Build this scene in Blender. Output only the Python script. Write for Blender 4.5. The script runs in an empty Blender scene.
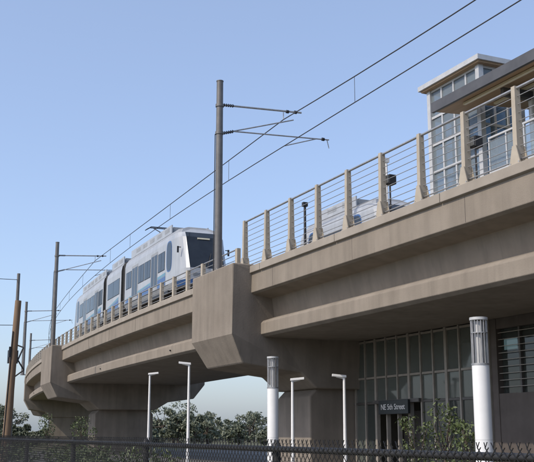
import bpy, math, random
from mathutils import Vector, Matrix
random.seed(7)
sc=bpy.context.scene
# ---------------------------------------------------------------- materials
def newmat(name):
    m=bpy.data.materials.new(name); m.use_nodes=True
    nt=m.node_tree; b=nt.nodes['Principled BSDF']; return m,nt,b
def noisy(name,c1,c2,scale=2.0,rough=.8,metal=0,stretch=(1,1,1),bump=.0,bscale=40,streak=0,spec=.5,detail=6,speck=0):
    m,nt,b=newmat(name); N=nt.nodes; L=nt.links
    tc=N.new('ShaderNodeTexCoord'); mp=N.new('ShaderNodeMapping'); mp.inputs['Scale'].default_value=stretch
    L.new(tc.outputs['Object'],mp.inputs[0])
    n=N.new('ShaderNodeTexNoise'); n.inputs['Scale'].default_value=scale; n.inputs['Detail'].default_value=detail; n.inputs['Roughness'].default_value=.6
    L.new(mp.outputs[0],n.inputs['Vector'])
    r=N.new('ShaderNodeValToRGB'); r.color_ramp.elements[0].position=.3; r.color_ramp.elements[1].position=.7
    r.color_ramp.elements[0].color=(*c1,1); r.color_ramp.elements[1].color=(*c2,1)
    L.new(n.outputs['Fac'],r.inputs[0]); col=r.outputs[0]
    def multiply(col,sc3,nscale,p0,p1,amt):
        mp2=N.new('ShaderNodeMapping'); mp2.inputs['Scale'].default_value=sc3
        L.new(tc.outputs['Object'],mp2.inputs[0])
        n2=N.new('ShaderNodeTexNoise'); n2.inputs['Scale'].default_value=nscale; n2.inputs['Detail'].default_value=5
        L.new(mp2.outputs[0],n2.inputs['Vector'])
        r2=N.new('ShaderNodeValToRGB'); r2.color_ramp.elements[0].position=p0; r2.color_ramp.elements[1].position=p1
        r2.color_ramp.elements[0].color=(1-amt,1-amt,1-amt,1); r2.color_ramp.elements[1].color=(1,1,1,1)
        L.new(n2.outputs['Fac'],r2.inputs[0])
        mx=N.new('ShaderNodeMixRGB'); mx.blend_type='MULTIPLY'; mx.inputs[0].default_value=1
        L.new(col,mx.inputs[1]); L.new(r2.outputs[0],mx.inputs[2]); return mx.outputs[0]
    if streak>0:
        col=multiply(col,(1.6,1.6,.12),1.5,.35,.6,streak)
        if speck>0: col=multiply(col,(3.2,3.2,.25),2.3,.3,.42,speck)
    L.new(col,b.inputs['Base Color'])
    b.inputs['Roughness'].default_value=rough; b.inputs['Metallic'].default_value=metal
    b.inputs['Specular IOR Level'].default_value=spec
    if bump>0:
        n3=N.new('ShaderNodeTexNoise'); n3.inputs['Scale'].default_value=bscale; n3.inputs['Detail'].default_value=4
        L.new(tc.outputs['Object'],n3.inputs['Vector'])
        bp=N.new('ShaderNodeBump'); bp.inputs['Strength'].default_value=bump; bp.inputs['Distance'].default_value=.02
        L.new(n3.outputs['Fac'],bp.inputs['Height']); L.new(bp.outputs[0],b.inputs['Normal'])
    return m
def glassy(name,tint,trans=.5,rough=.03,body=.25):
    m=bpy.data.materials.new(name); m.use_nodes=True; nt=m.node_tree; N=nt.nodes; L=nt.links; N.clear()
    o=N.new('ShaderNodeOutputMaterial'); t=N.new('ShaderNodeBsdfTransparent'); t.inputs[0].default_value=(*tint,1)
    g=N.new('ShaderNodeBsdfPrincipled'); g.inputs['Base Color'].default_value=(tint[0]*body,tint[1]*body,tint[2]*body,1); g.inputs['Roughness'].default_value=rough
    g.inputs['Specular IOR Level'].default_value=1.0
    tc=N.new('ShaderNodeTexCoord'); n3=N.new('ShaderNodeTexNoise'); n3.inputs['Scale'].default_value=.9; L.new(tc.outputs['Object'],n3.inputs['Vector'])
    bp=N.new('ShaderNodeBump'); bp.inputs['Strength'].default_value=.25; bp.inputs['Distance'].default_value=.03
    L.new(n3.outputs['Fac'],bp.inputs['Height']); L.new(bp.outputs[0],g.inputs['Normal'])
    mx=N.new('ShaderNodeMixShader'); mx.inputs[0].default_value=1-trans
    L.new(t.outputs[0],mx.inputs[1]); L.new(g.outputs[0],mx.inputs[2]); L.new(mx.outputs[0],o.inputs[0]); return m
CONC=noisy('concrete_taupe',(.205,.174,.138),(.262,.225,.182),.7,.85,bump=.25,bscale=25,streak=.14,speck=.08)
CONC2=noisy('concrete_pier',(.192,.163,.131),(.246,.212,.173),.9,.88,bump=.3,bscale=18,streak=.16,speck=.1)
LIP=noisy('concrete_lip',(.26,.228,.19),(.32,.284,.24),1.2,.85,bump=.2)
POST=noisy('painted_post_tan',(.34,.295,.23),(.42,.37,.295),3,.6,bump=.05)
STEEL=noisy('galvanised_steel',(.30,.30,.30),(.42,.42,.42),6,.45,.6)
POLEM=noisy('pole_paint',(.115,.11,.105),(.16,.152,.145),3,.5,.2)
DARK=noisy('dark_metal',(.02,.02,.022),(.035,.035,.037),5,.5,.3)
BLACKV=noisy('black_vinyl',(.012,.012,.013),(.025,.025,.025),9,.6)
WIRE=noisy('wire_dark',(.05,.05,.055),(.08,.08,.085),4,.5,.4)
WHITE=noisy('white_paint',(.70,.70,.69),(.78,.78,.77),2,.35,bump=.02)
TWHITE=noisy('train_silver_white',(.33,.35,.375),(.40,.42,.445),.8,.35,streak=.12)
TGREY=noisy('train_roof_grey',(.25,.262,.275),(.31,.325,.34),2,.5,streak=.12)
TBLUE=noisy('train_blue',(.03,.08,.22),(.04,.11,.28),2,.3)
TTEAL=noisy('train_teal',(.08,.20,.28),(.12,.26,.34),2,.3)
TGLASS=noisy('train_glass',(.012,.016,.022),(.022,.028,.036),1.5,.10,spec=.5)
RUBBER=noisy('bellows_rubber',(.03,.03,.03),(.05,.05,.05),5,.8)
FRAME=noisy('window_frame_grey',(.08,.075,.07),(.12,.112,.104),4,.45,.3)
MULL=noisy('mullion_beige',(.27,.245,.21),(.34,.31,.27),4,.45,.1)
LFRAME=noisy('light_frame',(.44,.44,.43),(.54,.54,.53),4,.4,.2)
WOODC=noisy('soffit_wood',(.34,.22,.12),(.44,.30,.18),2,.55,stretch=(6,.4,1))
CREAM=noisy('soffit_trim',(.75,.68,.5),(.8,.74,.58),3,.5)
ROOFD=noisy('roof_fascia_dark',(.07,.07,.075),(.10,.10,.105),2,.5,.2)
BRN=noisy('wall_panel_brown',(.075,.062,.054),(.11,.092,.08),1.5,.7,streak=.15)
GLS=glassy('station_glass',(.60,.68,.64),.45,.02,.12)
GLT=glassy('tower_glass',(.74,.84,.90),.6,.03,.4)
FROST=glassy('tinted_glass_panel',(.60,.66,.60),.4,.06,.26)
LGLASS=glassy('lantern_glass',(.9,.93,.95),.55,.1)
WOODP=noisy('wood_pole',(.15,.095,.055),(.24,.16,.10),3,.85,stretch=(5,5,.4),bump=.4)
ASPH=noisy('asphalt',(.04,.04,.04),(.06,.06,.058),8,.9,bump=.3,spec=.2)
PAVE=noisy('paving',(.095,.09,.082),(.135,.13,.118),1.5,.85,bump=.1)
GRASS=noisy('grass_ground',(.06,.07,.03),(.12,.11,.06),.15,.95)
BEIGE=noisy('beige_render',(.22,.195,.165),(.27,.245,.21),1,.8)
BARK=noisy('bark',(.06,.045,.035),(.11,.085,.065),9,.9)
SIGN=noisy('sign_dark',(.015,.02,.022),(.02,.026,.028),3,.4)
BALL=noisy('platform_slab',(.3,.29,.27),(.36,.35,.33),2,.85)
def leafmat(name,a,b_):
    m,nt,b=newmat(name); N=nt.nodes; L=nt.links
    g=N.new('ShaderNodeNewGeometry'); r=N.new('ShaderNodeValToRGB')
    r.color_ramp.elements[0].color=(*a,1); r.color_ramp.elements[1].color=(*b_,1)
    L.new(g.outputs['Random Per Island'],r.inputs[0]); L.new(r.outputs[0],b.inputs['Base Color']); b.inputs['Roughness'].default_value=.6
    return m
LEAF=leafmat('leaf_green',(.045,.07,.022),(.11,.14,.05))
LEAFD=leafmat('leaf_distant',(.09,.11,.075),(.17,.185,.125))  # paler, greyer greens: distance haze is mixed into the leaf colour
# ---------------------------------------------------------------- mesh builder
class MB:
    def __init__(s): s.v=[];s.f=[];s.m=[];s.sm=[];s.mats=[]
    def mi(s,m):
        if m not in s.mats: s.mats.append(m)
        return s.mats.index(m)
    def add(s,vs,fs,m,smooth=False):
        o=len(s.v); s.v+= [tuple(p) for p in vs]; k=s.mi(m)
        for f in fs: s.f.append(tuple(i+o for i in f)); s.m.append(k); s.sm.append(smooth)
    def box(s,x0,x1,y0,y1,z0,z1,m,T=None):
        vs=[(x,y,z) for x in (x0,x1) for y in (y0,y1) for z in (z0,z1)]
        if T: vs=[T(*p) for p in vs]
        s.add(vs,[(0,1,3,2),(4,6,7,5),(0,4,5,1),(2,3,7,6),(0,2,6,4),(1,5,7,3)],m)
    def cyl(s,a,b,r0,r1,m,n=10,caps=True):
        a=Vector(a);b=Vector(b);d=(b-a).normalized()
        u=d.cross(Vector((0,0,1))) if abs(d.z)<.95 else d.cross(Vector((1,0,0)))
        u.normalize(); w=d.cross(u)
        vs=[]
        for p,r in((a,r0),(b,r1)):
            for i in range(n):
                t=2*math.pi*i/n; vs.append(p+u*math.cos(t)*r+w*math.sin(t)*r)
        s.add(vs,[(i,(i+1)%n,n+(i+1)%n,n+i) for i in range(n)],m,True)
        if caps: s.add(vs,[tuple(range(n))[::-1],tuple(range(n,2*n))],m)
    def tube(s,pts,r,m,n=6):
        for i in range(len(pts)-1): s.cyl(pts[i],pts[i+1],r,r,m,n,False)
    def obj(s,name,parent=None,bevel=0):
        me=bpy.data.meshes.new(name); me.from_pydata(s.v,[],s.f)
        for m in s.mats: me.materials.append(m)
        me.polygons.foreach_set('material_index',s.m); me.polygons.foreach_set('use_smooth',s.sm)
        me.update()
        o=bpy.data.objects.new(name,me); sc.collection.objects.link(o)
        if parent: o.parent=parent
        if bevel:
            b=o.modifiers.new('bevel','BEVEL'); b.width=bevel; b.segments=2; b.limit_method='ANGLE'
        return o
def empty(name):
    o=bpy.data.objects.new(name,None); sc.collection.objects.link(o); return o
# alignment of the railway: straight to s=38, then right-hand curve of radius 450
RC=450.0
def W(X,s,Z=0):
    if s<=38: return Vector((X,s,Z))
    cx=15+RC; ph=(s-38)/RC; r=cx-X
    return Vector((cx-r*math.cos(ph),38+r*math.sin(ph),Z))
def sweep(mb,prof,s0,s1,m,step=5,closed=True):
    n=max(1,int(math.ceil((s1-s0)/step))) if s1>38 else 1
    k=len(prof); vs=[]
    for i in range(n+1):
        s=s0+(s1-s0)*i/n
        vs+=[W(x,s,z) for x,z in prof]
    fs=[]
    for i in range(n):
        for j in range(k if closed else k-1):
            a=i*k+j;b=i*k+(j+1)%k; fs.append((a,b,b+k,a+k))
    if closed: fs+= [tuple(range(k))[::-1],tuple(range(n*k,n*k+k))]
    mb.add(vs,fs,m)
# ---------------------------------------------------------------- ground
g=MB(); g.add([(-3000,-3000,0),(3000,-3000,0),(3000,3000,0),(-3000,3000,0)],[(0,1,2,3)],GRASS); g.obj('ground')
g=MB(); g.box(9,48,-40,90,.0,.12,PAVE); g.obj('pavement')
g=MB(); g.add([(4.4,-60,.008),(9,-60,.008),(9,200,.008),(4.4,200,.008)],[(0,1,2,3)],ASPH)
g.add([(6.6,-60,.013),(6.72,-60,.013),(6.72,200,.013),(6.6,200,.013)],[(0,1,2,3)],WHITE); g.obj('road')
# ---------------------------------------------------------------- viaduct
via=empty('elevated_rail_viaduct')
XF=25.5
def mir(p): return [(15+XF-x,z) for x,z in p][::-1]
near=[(15.35,8.158),(15.0,8.158),(15.0,7.16),(15.12,7.1),(15.9,6.98),(16.05,6.25),(15.55,6.08),(15.45,5.98),(15.45,5.55),(15.6,5.45)]
prof=[(15.5,8.3)]+near+mir(near)+[(XF-.5,8.3)]
g=MB()
joints=[-45,-3,34.6,73.5,112,150,190,230,270]
for i in range(len(joints)-1):
    sweep(g,prof,joints[i]+(.02 if i else 0),joints[i+1]-.02,CONC)
g.obj('box_girder_spans',via,.02)
g=MB()
for i in range(len(joints)-1):
    a=joints[i]
    while a<joints[i+1]-.1:
        b=min(a+6,joints[i+1])
        sweep(g,[(14.9,8.2),(14.9,7.93),(15.003,7.9),(15.3,7.9),(15.3,8.2)],a+.015,b-.015,LIP)
        a=b
g.obj('parapet_coping',via,.015)
g=MB()
s=-40
while s<150:
    sweep(g,[(14.997,7.88),(14.997,7.18),(15.02,7.18),(15.02,7.88)],s,s+.018,BRN)
    s+=6
for s in (12,45,60,85,100,120):
    g.cyl(W(15.44,s,5.75),W(15.38,s,5.75),.04,.04,DARK,10)
g.obj('fascia_joints_and_drains',via)
def pier(s0,s1,name,end=14.15):
    g=MB()
    cap=[(end,8.3),(end,5.5),(end+.6,4.4),(17.3,4.1),(18.0,3.5),(22.4,3.5),(23.4,4.1),(XF,4.4),(XF+.8,5.5),(XF+.8,8.15)]
    k=len(cap); vs=[]
    for s,ins in((s0,.0),(s1,.0)):
        for x,z in cap: vs.append(W(x,s+(0.35 if s==s0 else -.35)*(1 if z<5 else 0),z))
    g.add(vs,[(j,(j+1)%k,k+(j+1)%k,k+j) for j in range(k)]+[tuple(range(k))[::-1],tuple(range(k,2*k))],CONC2)
    sm=(s0+s1)/2; hw=min(1.5,(s1-s0)/2-.5)
    stem=[(18.3,3.6),(17.9,3.2),(17.9,.05),(22.5,.05),(22.5,3.2),(22.1,3.6)]
    k=len(stem); vs=[W(x,sm-hw,z) for x,z in stem]+[W(x,sm+hw,z) for x,z in stem]
    g.add(vs,[(j,(j+1)%k,k+(j+1)%k,k+j) for j in range(k)]+[tuple(range(k))[::-1],tuple(range(k,2*k))],CONC2)
    g.obj(name,via,.06)
pier(33.9,38.4,'hammerhead_pier_1')
pier(72.5,78.5,'hammerhead_pier_2')
pier(112,116,'hammerhead_pier_3',14.9)
pier(150,154,'hammerhead_pier_4',14.9)
pier(190,194,'hammerhead_pier_5',14.9)
pier(-6,-1,'hammerhead_pier_6')
RZ=9.05
g=MB()
for xc in (17.7,22.9):
    for dx in (-.72,.72):
        sweep(g,[(xc+dx-.35,8.303),(xc+dx-.35,RZ-.15),(xc+dx+.35,RZ-.15),(xc+dx+.35,8.303)],-45,268,CONC2)
        sweep(g,[(xc+dx-.04,RZ-.148),(xc+dx-.03,RZ),(xc+dx+.03,RZ),(xc+dx+.04,RZ-.148)],-45,268,STEEL)
g.obj('track_rails',via)
# ---------------------------------------------------------------- railings
def tall_post(g,X,s,zb,h):
    def T(x,y,z): return W(X+x,s+y,zb+z)
    vs=[T(-.11,-.08,0),T(.11,-.08,0),T(.11,.08,0),T(-.11,.08,0),T(-.08,-.07,h),T(.08,-.07,h),T(.08,.07,h),T(-.08,.07,h)]
    g.add(vs,[(0,3,2,1),(4,5,6,7),(0,1,5,4),(1,2,6,5),(2,3,7,6),(3,0,4,7)],POST)
    g.box(-.17,.17,-.2,.2,-.001,.03,POST,T)
    for sx in(-.13,.13):
        vs=[T(sx-.012,-.20,.03),T(sx-.012,.20,.03),T(sx-.012,.07,.5),T(sx-.012,-.07,.5),T(sx+.012,-.20,.03),T(sx+.012,.20,.03),T(sx+.012,.07,.5),T(sx+.012,-.07,.5)]
        g.add(vs,[(0,1,2,3),(7,6,5,4),(0,4,5,1),(1,5,6,2),(2,6,7,3),(3,7,4,0)],POST)
    for yy in(-.16,.16): g.cyl(T(-.15,yy,.03),T(-.15,yy,.07),.02,.02,STEEL,6)
g=MB(); c=MB()
S0=17.9-2.125*9; sp=2.125
for i in range(18):
    s=S0+i*sp
    if s>35.1: break
    tall_post(g,15.12,s,8.2,2.05)
rail=empty('station_cable_railing'); g.obj('posts',rail)
for k in range(8):
    z=8.2+.28+k*.215
    c.tube([W(15.12,S0,z),W(15.12,34.9,z)],.011,STEEL,6)
c.obj('cables',rail)
c=MB(); c.cyl(W(15.12,S0,8.2+2.0),W(15.12,35.0,8.2+2.0),.038,.038,STEEL,10)
c.cyl(W(15.12,S0,8.35),W(15.12,35.0,8.35),.022,.022,STEEL,8)
c.obj('top_rail',rail)
g=MB()
for i in range(110):
    s=35.6+i*2.0
    def T(x,y,z,s=s): return W(15.1+x,s+y,8.2+z)
    g.box(-.08,.08,-.11,.11,0,1.02,POST,T)
    g.box(-.15,.15,-.19,.19,0,.03,POST,T)
pts=[W(15.1,35.5+2*i) for i in range(110)]
for z in (1.0,.78,.56,.34,.16):
    g.tube([p+Vector((0,0,8.2+z)) for p in pts],.03 if z==1.0 else .016,STEEL,6)
g.obj('walkway_railing')
# ---------------------------------------------------------------- catenary poles and wires
MZ,CZ=15.5,14.25
def ocs(s,full=True):
    e=empty('catenary_pole'); g=MB(); X=14.62
    b=W(X,s,8.3); t=W(X,s,16.8)
    g.cyl(b,t,.17,.145,POLEM,14); g.cyl(b,b+Vector((0,0,.06)),.32,.32,POLEM,14)
    for a in range(6):
        q=b+Vector((.25*math.cos(a*1.047),.25*math.sin(a*1.047),.05)); g.cyl(q,q+Vector((0,0,.12)),.025,.025,STEEL,6)
    g.cyl(t,t+Vector((0,0,.04)),.16,.16,POLEM,14)
    for z in(15.7,14.45): g.cyl(W(X,s,z-.06),W(X,s,z+.06),.185,.185,POLEM,12)
    g.tube([W(X-.19,s+.05,8.4),W(X-.18,s+.05,14.4)],.02,DARK,6)
    g.obj('mast',e)
    g=MB()
    g.tube([W(X+.1,s,15.75),W(18.6,s,15.95)],.045,STEEL,8)
    g.tube([W(X+.1,s,14.45),W(18.2,s,15.55)],.03,STEEL,8)
    g.tube([W(X+.7,s,14.62),W(20.0,s,14.85)],.032,STEEL,8)
    g.tube([W(19.4,s,14.83),W(17.75,s,CZ+.03)],.025,STEEL,8)
    g.tube([W(19.9,s,14.85),W(20.0,s,14.45)],.02,STEEL,6)
    g.tube([W(17.7,s,15.84),W(17.7,s,MZ)],.02,STEEL,6)
    for a,bb,z0,z1 in((X+.22,X+.62,15.757,15.777),(X+.25,X+.62,14.49,14.6)):
        for k in range(5):
            x=a+(bb-a)*k/4; z=z0+(z1-z0)*k/4
            g.cyl(W(x-.02,s,z),W(x+.02,s,z),.08,.06,DARK,10)
    for x,z in((17.9,15.9),(18.3,15.93),(19.7,14.84)):
        g.cyl(W(x-.06,s,z),W(x+.06,s,z),.075,.075,DARK,10)
    g.obj('cantilever_arms',e)
ps=[-1.5,36.6,75.5,113,150,188,226]
for s in ps: ocs(s)
w=MB()
allp=[-44]+ps+[265]
for i in range(len(allp)-1):
    a,b=allp[i],allp[i+1]; L=b-a; N=12; sag=.35
    m=[];ct=[]
    for k in range(N+1):
        t=k/N; s=a+L*t
        m.append(W(17.7,s,MZ-sag*4*t*(1-t))); ct.append(W(17.7,s,CZ))
    w.tube(m,.023,WIRE,6); w.tube(ct,.021,WIRE,6)
    for k in ((3,10) if i==1 else (2,5,8,10)):
        t=k/N; s=a+L*t
        w.tube([W(17.7,s,MZ-sag*4*t*(1-t)),W(17.7,s,CZ)],.011,WIRE,5)
w.obj('overhead_wires')
# ---------------------------------------------------------------- trains
HP=[(1.18,.28),(1.33,.55),(1.33,1.15),(1.33,2.95),(1.27,3.25),(1.08,3.5),(.6,3.66)]
def car(par,name,s0,s1,xc,nose0=False,nose1=False):
    a=W(xc,s0,RZ); b=W(xc,s1,RZ); L=(b-a).length; d=(b-a).normalized(); r=Vector((d.y,-d.x,0))
    def T(x,y,z): return a+r*x+d*y+Vector((0,0,z))
    g=MB()
    prof=HP+[(-x,z) for x,z in HP[::-1]]
    def nz(z):
        return 0 if z<1.1 else (z-1.1)*.42 + (max(0,z-3.0))*.8
    def ring(y,fac,nose=0,sgn=1):
        out=[]
        for x,z in prof:
            xx=x*fac; yy=y+sgn*nose*nz(z)
            if nose==1 and z>3.4: z=z-.12
            out.append(T(xx,yy,z))
        return out
    rings=[]
    if nose0: rings+=[ring(0,.72,1),ring(.16,.84,.95),ring(.6,.95,.7),ring(1.4,1,.25),ring(2.4,1,0)]
    else: rings+=[ring(.25,1)]
    if nose1: rings+=[ring(L-2.4,1),ring(L-1.4,1,.25,-1),ring(L-.6,.95,.7,-1),ring(L-.16,.84,.95,-1),ring(L,.72,1,-1)]
    else: rings+=[ring(L-.25,1)]
    k=len(prof); vs=[p for q in rings for p in q]
    nr=len(rings)
    for i in range(nr-1):
        for j in range(k):
            A=i*k+j;B=i*k+(j+1)%k
            z=prof[j][1]; z2=prof[(j+1)%k][1]
            m=TWHITE
            if min(z,z2)>=3.2: m=TGREY
            n2=(nose0 and i<3) or (nose1 and i>=nr-4)
            if n2 and j in(0,k-2): m=TBLUE
            g.add([vs[A],vs[B],vs[B+k],vs[A+k]],[(0,1,2,3)],m,not n2)
    for base in (0,(nr-1)*k):
        isn=(nose0 and base==0) or (nose1 and base>0)
        for j in range(k//2):
            jj=k-1-j
            if j+1>=jj: break
            m=(TBLUE if j<1 else TWHITE if j==1 else TGLASS if j in(2,3) else TWHITE) if isn else RUBBER
            f=[vs[base+j],vs[base+j+1],vs[base+jj-1],vs[base+jj]]
            g.add(f,[(0,1,2,3)],m)
    g.obj(name,par)
    g=MB(); ys=.5 if not nose0 else 2.8; ye=L-.5 if not nose1 else L-2.8
    for sx in(-1,1):
        def bx(y0,y1,z0,z1,m,t=.012): 
            g.box(sx*1.328,sx*(1.33+t),y0,y1,z0,z1,m,T)
        def oval(yc):
            for q_,(dx_,aw,ah,mm) in enumerate(((1.345,.42,.78,TGLASS),(1.338,.49,.85,TBLUE))):
                vs=[T(sx*dx_,yc+aw*(abs(math.cos(t))**.6)*(1 if math.cos(t)>0 else -1),2.12+ah*(abs(math.sin(t))**.6)*(1 if math.sin(t)>0 else -1)) for t in [2*math.pi*(q+.5)/24 for q in range(24)]]
                g.add(vs,[tuple(range(24))],mm)
        if nose0: oval(2.55)
        if nose1: oval(L-2.55)
        y=ys+(.5 if nose0 else 0); span=ye-ys-(.5 if nose0 or nose1 else 0)
        if span>6:
            items=['w','d','w','w','d','w']
            wd=1.45; rem=(span-2*wd)/4
            for it in items:
                if it=='d':
                    bx(y+.04,y+wd-.04,.62,2.78,TGREY,.010)
                    bx(y+.14,y+wd/2-.05,.85,2.62,TGLASS,.018); bx(y+wd/2+.05,y+wd-.14,.85,2.62,TGLASS,.018)
                    y+=wd
                else:
                    bx(y+.05,y+rem-.05,1.5,2.56,DARK,.010); 
                    h=(rem-.2)/2
                    bx(y+.08,y+.08+h,1.53,2.53,TGLASS,.016); bx(y+rem-.08-h,y+rem-.08,1.53,2.53,TGLASS,.016)
                    y+=rem
        else:
            bx(ys+.2,ye-.2,1.5,2.56,DARK,.010); 
            h=(ye-ys-.5)/2
            bx(ys+.23,ys+.23+h,1.53,2.53,TGLASS,.016); bx(ye-.23-h,ye-.23,1.53,2.53,TGLASS,.016)
        bx(ys-.2,ye+.2,.56,.60,DARK,.01)
        for (za,zb_,zc,zd,m,t) in((.62,1.15,.62,.8,TBLUE,.007),(1.18,1.34,.84,.92,TTEAL,.008)):
            vs=[T(sx*(1.33+t),ys+.4,za),T(sx*(1.33+t),ys+.4,zb_),T(sx*(1.33+t),ye,zd),T(sx*(1.33+t),ye,zc)]
            g.add(vs,[(0,1,2,3)],m)
        g.box(sx*1.15,sx*1.3,ys,ye,.12,.29,DARK,T)
        g.box(sx*1.02,sx*1.08,ys+.2,ye-.2,3.52,4.0,TWHITE,T)
        for q in range(int((ye-ys)/1.5)):
            g.box(sx*1.079,sx*1.086,ys+.6+q*1.5,ys+1.5+q*1.5,3.68,3.9,TGREY,T)
    g.box(-.9,.9,ys+.5,ye-.5,3.6,3.95,TGREY,T)
    for yb in ((2.9,) if L<6 else (3.2,L-3.2)):
        for sx in(-1,1):
            for yy in(-.9,.9):
                g.cyl(T(sx*.68,yb+yy,.33),T(sx*.82,yb+yy,.33),.33,.33,DARK,18)
            g.box(sx*.85,sx*.98,yb-1.3,yb+1.3,.2,.45,DARK,T)
    if nose0:
        for sx in(-1,1):
            g.box(sx*.35,sx*.8,-.03,.12,.72,.87,LGLASS,T)
            g.box(sx*1.25,sx*1.4,.72,.75,2.3,2.34,DARK,T); g.box(sx*1.38,sx*1.47,.68,.74,2.02,2.36,DARK,T)
        g.box(-.34,.34,.68,.72,2.82,2.9,CREAM,T)
        g.box(-.15,.15,-.35,.1,.35,.55,DARK,T)
        g.tube([T(0,-.01,1.15),T(.28,.25,2.0)],.02,DARK,5)
    g.obj(name+'_fittings',par)
    return T,L
tr=empty('light_rail_train')
T1,L1=car(tr,'front_car_body',46.0,58.3,17.7,nose0=True)
T2,L2=car(tr,'centre_car_body',58.8,63.7,17.7)
T3,L3=car(tr,'rear_car_body',64.2,77.5,17.7,nose1=True)
g=MB()
for s in(58.55,63.95):
    for k in range(5):
        ss=s-.36+k*.18
        sweep(g,[(17.7-1.2,RZ+.4),(17.7-1.2,RZ+3.4),(17.7+1.2,RZ+3.4),(17.7+1.2,RZ+.4)],ss-.06,ss+.06,RUBBER)
    sweep(g,[(17.7-1.12,RZ+.45),(17.7-1.12,RZ+3.3),(17.7+1.12,RZ+3.3),(17.7+1.12,RZ+.45)],s-.5,s+.5,RUBBER)
g.obj('bellows',tr)
g=MB(); yb=L1-3.0
base=4.0
g.box(-.5,.5,yb-.6,yb+.6,base-.05,base+.1,DARK,T1)
for sx in(-.35,.35):
    g.tube([T1(sx,yb+.5,base+.1),T1(sx*.8,yb-1.3,base+.6)],.035,DARK,6)
    g.tube([T1(sx*.8,yb-1.3,base+.6),T1(sx,yb+.1,CZ-RZ-.06)],.028,DARK,6)
for dy in(-.15,.15):
    g.tube([T1(-.8,yb+.1+dy,CZ-RZ-.22),T1(-.5,yb+.1+dy,CZ-RZ-.03),T1(.5,yb+.1+dy,CZ-RZ-.03),T1(.8,yb+.1+dy,CZ-RZ-.22)],.03,DARK,6)
g.obj('pantograph',tr)
RZ=8.6
tr2=empty('light_rail_train')
car(tr2,'tail_car_body',34.4,44.0,22.9,nose0=True,nose1=True)
# ---------------------------------------------------------------- station platform, canopy, elevator tower
st=empty('station_platform')
g=MB(); g.box(19.3,21.3,-40,31.5,8.302,9.45,BALL); g.box(19.24,19.3,-40,31.5,9.2,9.46,CREAM); g.obj('platform_slab',st)
can=empty('platform_canopy')
g=MB()
def strip(pts,m,ys=-40,ye=27.3): 
    k=len(pts); vs=[(x,ys,z-.12) for x,z in pts]+[(x,ye,z-.12) for x,z in pts]
    g.add(vs,[(j,(j+1)%k,k+(j+1)%k,k+j) for j in range(k)]+[tuple(range(k))[::-1],tuple(range(k,2*k))],m)
strip([(20.0,13.72),(20.0,14.1),(20.12,14.12),(20.12,13.72)],ROOFD,-40,28.5)
strip([(20.123,13.9),(20.123,14.1),(26.5,14.5),(26.5,14.3)],ROOFD)
strip([(20.123,13.78),(20.123,13.897),(26.5,14.297),(26.5,14.2)],WOODC)
strip([(20.123,13.9),(20.123,14.1),(21.35,14.177),(21.35,13.977)],ROOFD,27.303,28.5)
strip([(20.123,13.78),(20.123,13.897),(21.35,13.974),(21.35,13.86)],WOODC,27.303,28.5)
strip([(20.5,13.7),(20.5,13.78),(20.62,13.78),(20.62,13.7)],CREAM,-40,27.2)
strip([(21.6,13.76),(21.6,13.84),(21.72,13.84),(21.72,13.76)],CREAM,-40,26.8)
g.obj('roof',can)
g=MB()
for y in(25.2,19.5,13.5,7,0,-8):
    g.cyl((22,y,9.45),(22,y,13.8),.12,.12,LFRAME,14)
    g.box(20.7,25,y-.08,y+.08,13.3,13.6,FRAME)
    g.box(20.7,21.3,y-.9,y-.83,13.0,13.25,DARK)
g.obj('columns_and_beams',can)
wsn=empty('platform_windscreen')
g=MB()
for y in(14,17.2,20.4,23.6):
    for k in range(4):
        yy=y+k*.95
        g.box(21.0,21.07,yy-.03,yy+.03,9.45,12.1,LFRAME)
        if k<3: g.box(21.02,21.04,yy+.04,yy+.9,9.65,12.0,GLT)
    for z in(9.52,10.8,12.1): g.box(20.99,21.08,y-.03,y+2.88,z,z+.07,LFRAME)
g.obj('panels',wsn)
tw=empty('elevator_tower')
g=MB(); x0,x1,y0,y1=21.75,23.65,27.75,31.0; zb,zt=8.3,15.55
gl=MB()
def colz(x,y,w=.09): g.box(x-w,x+w,y-w,y+w,zb,zt,LFRAME)
for x in(x0,x1):
    for y in(y0,y1): colz(x,y,.11)
for k in range(1,4):
    y=y0+(y1-y0)*k/4
    for x in(x0,x1): g.box(x-.05,x+.05,y-.045,y+.045,zb,zt,LFRAME)
for k in range(1,3):
    x=x0+(x1-x0)*k/3
    for y in(y0,y1): g.box(x-.045,x+.045,y-.05,y+.05,zb,zt,LFRAME)
z=zb+.3
while z<zt:
    for x in(x0,x1): g.box(x-.055,x+.055,y0+.11,y1-.11,z-.05,z+.05,LFRAME)
    for y in(y0,y1): g.box(x0+.11,x1-.11,y-.055,y+.055,z-.05,z+.05,LFRAME)
    z+=1.15
g.box(x0+.05,x1-.05,y0+.05,y1-.05,14.42,14.5,FRAME)
g.obj('frame',tw)
for x in(x0,x1): gl.box(x-.01,x+.01,y0+.1,y1-.1,zb,zt,GLT)
for y in(y0,y1): gl.box(x0+.1,x1-.1,y-.01,y+.01,zb,zt,GLT)
gl.obj('glazing',tw)
g=MB(); g.box(x0-.35,x1+.3,y0-.4,y1+.4,15.62,15.82,LFRAME); g.box(x0-.25,x1+.2,y0-.3,y1+.3,15.55,15.618,WOODC); g.box(x0+.3,x1-.3,y0+.5,y1-.5,15.82,15.95,FRAME); g.obj('roof',tw)
g=MB(); g.box(22.2,23.1,28.4,30.4,9.0,11.6,STEEL); g.box(22.5,22.56,28.1,28.2,zb,zt,DARK); g.box(22.5,22.56,30.6,30.7,zb,zt,DARK); g.obj('lift_car',tw,.03)
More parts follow.
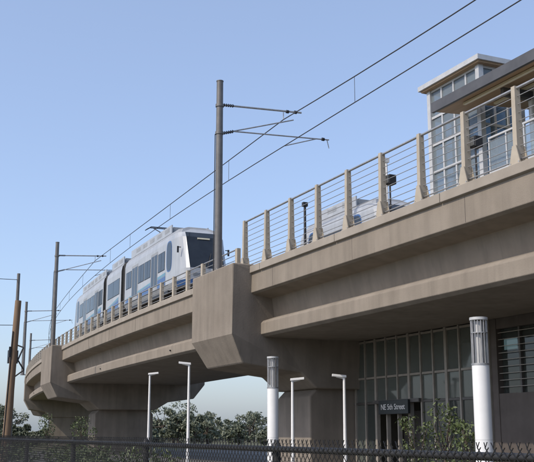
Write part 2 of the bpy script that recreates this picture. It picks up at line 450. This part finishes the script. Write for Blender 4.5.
for s in (19.9,24.2):
    f=MB(); f.cyl((15.35,s,8.3),(15.35,s,9.3),.03,.03,DARK,8)
    f.box(15.25,15.5,s-.14,s+.14,9.25,9.55,DARK); f.box(15.22,15.25,s-.11,s+.11,9.28,9.52,LGLASS); f.obj('platform_floodlight',None,.02)
for s,X,zt_ in((30.5,19.2,12.1),(33.2,17.0,10.7)):
    f=MB(); m_=WHITE if s<32 else DARK
    f.cyl((X,s,8.3),(X,s,zt_),.06,.05,m_,10); f.box(X-.1,X+.1,s-.08,s+.08,zt_-.02,zt_+.15,m_); f.box(X-.16,X+.16,s-.16,s+.16,8.3,8.36,m_); f.obj('camera_mast')
# ---------------------------------------------------------------- station ground-level building
bd=empty('station_entrance_building')
g=MB(); gl=MB()
XW=20.0; top=5.44
g.box(XW+1.35,XW+1.55,-30,25.7,.12,top,BRN)
g.box(XW+8,XW+8.2,-30,37,.12,top,BRN)
g.box(XW-.05,XW+8,36.95,37.15,.12,top,BRN)
for y0_,y1_ in((23.0,25.6),(19.2,22.4),(15.4,18.6)):
    g.box(XW-.02,XW+.3,y0_,y0_+.3,.12,top,BRN); 
    g.box(XW-.02,XW+.3,y1_-.3,y1_,.12,top,BRN)
    g.box(XW,XW+.28,y0_+.303,y1_-.303,5.1,top,BRN)
    g.box(XW,XW+.28,y0_+.303,y1_-.303,.12,3.0,BRN)
    gl.box(XW+.2,XW+.22,y0_+.303,y1_-.303,3.0,5.1,GLS)
    ym=(y0_+y1_)/2; g.box(XW+.1,XW+.19,ym-.04,ym+.04,3.0,5.1,FRAME)
    z=3.2
    while z<5.05:
        g.box(XW+.05,XW+.07,y0_+.303,y1_-.303,z,z+.02,MULL); z+=.22
ya,yb_=25.7,36.9
n=14; dy=(yb_-ya)/n
trans=[.2,2.9,3.9,5.36]
for i in range(n+1):
    y=ya+i*dy
    wd=.035 if i%3 else .07
    g.box(XW-.08,XW+.08,y-wd,y+wd,.12,top,MULL)
D0,D1=5,8
for z in trans:
    for i in range(n):
        if z<1 and D0<=i<=D1: continue
        y=ya+i*dy
        g.box(XW-.06,XW+.06,y+.072,y+dy-.072,z-.04,z+.04,MULL if z>3 else FRAME)
for i in range(n):
    y=ya+i*dy; k=random.uniform(-.006,.006)
    gl.box(XW-.01+k,XW+.01+k,y+.04,y+dy-.04,3.94,5.31,FROST)
    if not(D0<=i<=D1):
        gl.box(XW-.01,XW+.01,y+.04,y+dy-.04,.25,2.85,GLS if i<D0 or i%3==0 else FROST)
    gl.box(XW-.01-k,XW+.01-k,y+.04,y+dy-.04,2.95,3.85,FROST)
g.box(XW-.2,XW+.3,ya-.02+D0*dy,ya+(D1+1)*dy+.02,2.87,3.0,FRAME)
g.obj('walls_and_mullions',bd); gl.obj('glazing',bd)
g=MB(); g.box(XW-.3,XW-.2,ya+(D0+.7)*dy,ya+(D1+.3)*dy,2.45,2.97,SIGN); g.obj('entrance_sign_board',bd,.01)
g=MB()
for i in(5.2,6.2,7.2,8.2): g.box(XW+1.2,XW+1.26,ya+i*dy,ya+(i+.8)*dy,.2,2.6,FRAME)
g.box(XW+5.5,XW+5.6,ya,yb_,.12,4.4,BEIGE)
g.obj('doors',bd)
g=MB()
for y in (27.5,31,34.5): g.box(XW+3,XW+3.4,y,y+.4,.12,top,BEIGE)
g.tube([(XW+1.5,27,.2),(XW+1.5,33,3.6)],.09,LFRAME,8); g.tube([(XW+1.5,27,1.2),(XW+1.5,33,4.6)],.04,LFRAME,8)
g.box(XW+1.4,XW+7.9,ya,yb_,4.35,4.5,BEIGE)
g.obj('interior_stair_and_columns',bd)
cu=bpy.data.curves.new('entrance_sign_text','FONT'); cu.body='NE 5th Street'; cu.size=.3; cu.extrude=.004; cu.align_x='CENTER'; cu.align_y='CENTER'
to=bpy.data.objects.new('entrance_sign_text',cu); sc.collection.objects.link(to); to.parent=bd
to.location=(XW-.31,ya+7*dy,2.71); to.rotation_euler=(math.radians(90),0,math.radians(-90)); cu.materials.append(WHITE)
# ---------------------------------------------------------------- luminous pillars
def pillar(x,y,h=4.25):
    f=MB()
    f.cyl((x,y,.12),(x,y,3.2),.19,.19,WHITE,28); f.cyl((x,y,.12),(x,y,.2),.27,.27,FRAME,28)
    f.cyl((x,y,3.2),(x,y,3.24),.2,.2,STEEL,28)
    f.cyl((x,y,3.24),(x,y,h-.08),.09,.09,LFRAME,16)
    for k in range(16):
        t=k*math.pi/8; f.cyl((x+.175*math.cos(t),y+.175*math.sin(t),3.24),(x+.175*math.cos(t),y+.175*math.sin(t),h-.06),.012,.012,STEEL,5)
    f.cyl((x,y,3.9),(x,y,3.92),.185,.185,STEEL,28)
    f.cyl((x,y,h-.06),(x,y,h),.2,.2,LFRAME,28)
    f.cyl((x,y,1.6),(x,y,1.608),.1915,.1915,LFRAME,28)
    f.obj('light_pillar')
pillar(13.05,17.1); pillar(13.6,29.0); 
def lamp(x,y,h,dirx):
    f=MB(); f.cyl((x,y,.12),(x,y,h),.075,.05,WHITE,12); f.cyl((x,y,.12),(x,y,.5),.11,.11,WHITE,12)
    dx,dy_=dirx
    f.cyl((x,y,h-.02),(x+dx*.3,y+dy_*.3,h+.04),.035,.03,WHITE,8)
    c0=Vector((x-dx*.08,y-dy_*.08,h+.0)); c1=Vector((x+dx*.45,y+dy_*.45,h+.05)); pr=Vector((-dy_,dx,0))*.13
    vs=[c0-pr*.7,c0+pr*.7,c1+pr,c1-pr]; vs+= [v+Vector((0,0,.09)) for v in vs]
    f.add(vs,[(0,1,2,3),(7,6,5,4),(0,4,5,1),(1,5,6,2),(2,6,7,3),(3,7,4,0)],WHITE)
    f.obj('street_lamp',None,.01)
lamp(17.5,31.1,3.75,(-.9,.42)); lamp(16.3,33,3.7,(.9,-.42)); lamp(14.4,39.3,4.65,(-.9,.42)); lamp(15.1,47,4.65,(.9,-.42))
# ---------------------------------------------------------------- utility poles
f=MB(); f.cyl((9.6,56.1,0),(9.9,56.1,9.3),.24,.18,WOODP,14); f.box(9.5,9.6,55.9,56.0,6,6.6,DARK)
f.tube([(9.42,55.95,.2),(9.66,55.95,7.5)],.03,DARK,6); f.obj('wooden_utility_pole')
f=MB(); f.cyl((10.7,61,0),(10.7,61,11.7),.13,.1,POLEM,12)
f.tube([(10.7,61,7.2),(11.2,60.8,7.0),(10.9,60.8,6.2),(11.3,60.8,5.6),(10.8,60.9,5.2)],.05,DARK,6)
f.box(10.3,10.9,60.75,61.1,6.0,6.8,DARK); f.obj('utility_pole')
f=MB()
for z,x2 in((11.3,-30),(8.4,-34)):
    p=[Vector((10.7,61,z))+(Vector((x2,40,z+.5))-Vector((10.7,61,z)))*t-Vector((0,0,1.2*4*t*(1-t))) for t in [i/10 for i in range(11)]]
    f.tube(p,.02,WIRE,5)
f.obj('utility_wires')
# ---------------------------------------------------------------- chain link fence
fe=empty('chain_link_fence')
f=MB(); FX=2.9; y0,y1=-3,64
f.cyl((FX,y0,1.64),(FX,y1,1.64),.021,.021,BLACKV,10)
y=y0+.2
while y<=y1: 
    f.cyl((FX+.035,y,0),(FX+.035,y,1.66),.03,.03,BLACKV,10); f.cyl((FX+.035,y,1.66),(FX+.035,y,1.70),.034,.012,BLACKV,10); y+=3.0
f.obj('frame',fe)
f=MB(); P=.06; r=.003; HH=1.66
def dwire(a,b,off):
    a=Vector(a);b=Vector(b); 
    vs=[]
    for p in(a,b):
        vs+=[p+Vector((off-r,0,r)),p+Vector((off+r,0,r)),p+Vector((off,0,-r*1.2))]
    f.add(vs,[(0,1,4,3),(1,2,5,4),(2,0,3,5)],BLACKV)
nn=int((y1-y0)/P)
for i in range(nn):
    y=y0+i*P
    dwire((FX-.025,y,.02),(FX-.025,y+HH,HH+.02),-.003); dwire((FX-.025,y,.02),(FX-.025,y-HH,HH+.02),.003)
    yt=y+HH
    j=random.uniform(-.005,.005)
    dwire((FX-.025,yt,HH+.018),(FX-.025,yt-.012+j,HH+.045),0); dwire((FX-.025,yt,HH+.018),(FX-.025,yt+.013+j,HH+.043),0)
f.obj('mesh',fe)
# ---------------------------------------------------------------- vegetation
def leafcloud(mb,c,rx,rz,n,size,m):
    for _ in range(n):
        while True:
            p=Vector((random.uniform(-1,1),random.uniform(-1,1),random.uniform(-1,1)))
            if p.length<1: break
        p=Vector((p.x*rx,p.y*rx,p.z*rz))+c
        a=Vector((random.gauss(0,1),random.gauss(0,1),random.gauss(0,1))).normalized(); b=a.orthogonal().normalized(); b.rotate(Matrix.Rotation(random.random()*6,3,a))
        s_=size*random.uniform(.6,1.3); cc=a.cross(b)
        mb.add([p-b*s_,p+cc*s_*.45,p+b*s_,p-cc*s_*.45],[(0,1,2,3)],m)
def tree(mb,x,y,h,r,m,nl,ls,clumps=14,low=.38):
    base=Vector((x,y,0)); mb.cyl(base,base+Vector((0,0,h*.45)),r*.07,r*.045,BARK,8)
    for i in range(clumps):
        a=random.random()*6.28; rr=r*math.sqrt(random.random())*.75; z=h*(low+(.95-low)*random.random())
        rr*= 1.15-.8*abs(z/h-.55)
        c=base+Vector((rr*math.cos(a),rr*math.sin(a),z))
        mb.cyl(base+Vector((0,0,h*.35+.1*h*random.random())),c,r*.03,r*.008,BARK,5,False)
        leafcloud(mb,c,r*random.uniform(.22,.42),h*random.uniform(.07,.14),nl,ls,m)
t=MB()
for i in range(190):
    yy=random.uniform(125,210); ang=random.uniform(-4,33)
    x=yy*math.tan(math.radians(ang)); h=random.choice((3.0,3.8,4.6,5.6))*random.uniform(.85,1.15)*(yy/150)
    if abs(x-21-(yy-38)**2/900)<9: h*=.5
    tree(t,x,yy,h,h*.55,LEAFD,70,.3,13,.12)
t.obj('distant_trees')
for x,y,h in((17.3,24.6,2.7),(17.5,26.4,2.4),(16.8,22.6,2.2),(13,52,2.6),(12.2,57,2.9)):
    t=MB(); tree(t,x,y,h,.8,LEAF,34,.065,16); t.obj('young_tree')
t=MB()
for i in range(90):
    y=random.uniform(30,90); x=random.uniform(9.5,12.5)
    leafcloud(t,Vector((x,y,.4+random.random()*.5)),.7,.5,60,.1,LEAF)
t.obj('shrubs')
# ---------------------------------------------------------------- light
SUN_EL=42; az=Vector((-.93,-.12)).normalized()
rot=math.atan2(az.x,az.y)
wd=bpy.data.worlds.new('World'); sc.world=wd; wd.use_nodes=True; nt=wd.node_tree
sk=nt.nodes.new('ShaderNodeTexSky'); sk.sky_type='NISHITA'; sk.sun_disc=False; sk.sun_elevation=math.radians(SUN_EL); sk.sun_rotation=rot
sk.air_density=1.0; sk.dust_density=2.0; sk.ozone_density=2.5
mul=nt.nodes.new('ShaderNodeMixRGB'); mul.blend_type='MULTIPLY'; mul.inputs[0].default_value=1; mul.inputs[2].default_value=(.95,.96,1.06,1)
add=nt.nodes.new('ShaderNodeMixRGB'); add.blend_type='ADD'; add.inputs[0].default_value=1; add.inputs[2].default_value=(1.2,1.42,1.75,1)
nt.links.new(sk.outputs[0],mul.inputs[1]); nt.links.new(mul.outputs[0],add.inputs[1])
nt.links.new(add.outputs[0],nt.nodes['Background'].inputs[0]); nt.nodes['Background'].inputs[1].default_value=.15
ld=bpy.data.lights.new('sun','SUN'); ld.energy=3.3; ld.angle=math.radians(.55); ld.color=(1,.90,.76)
lo=bpy.data.objects.new('sun',ld); sc.collection.objects.link(lo)
e=math.radians(SUN_EL); v=Vector((az.x*math.cos(e),az.y*math.cos(e),math.sin(e)))
lo.rotation_euler=v.to_track_quat('Z','Y').to_euler(); lo.location=(0,0,60)
sc.view_settings.view_transform='Standard'; sc.view_settings.look='None'; sc.view_settings.exposure=0
# ---------------------------------------------------------------- camera
cd=bpy.data.cameras.new('camera'); cd.sensor_width=36; cd.lens=950/534*36; cd.clip_end=6000; cd.clip_start=.1
co=bpy.data.objects.new('camera',cd); sc.collection.objects.link(co); co.location=(0,0,1.75)
co.rotation_euler=(math.radians(90+12.0),0,math.radians(-24.77)); sc.camera=co
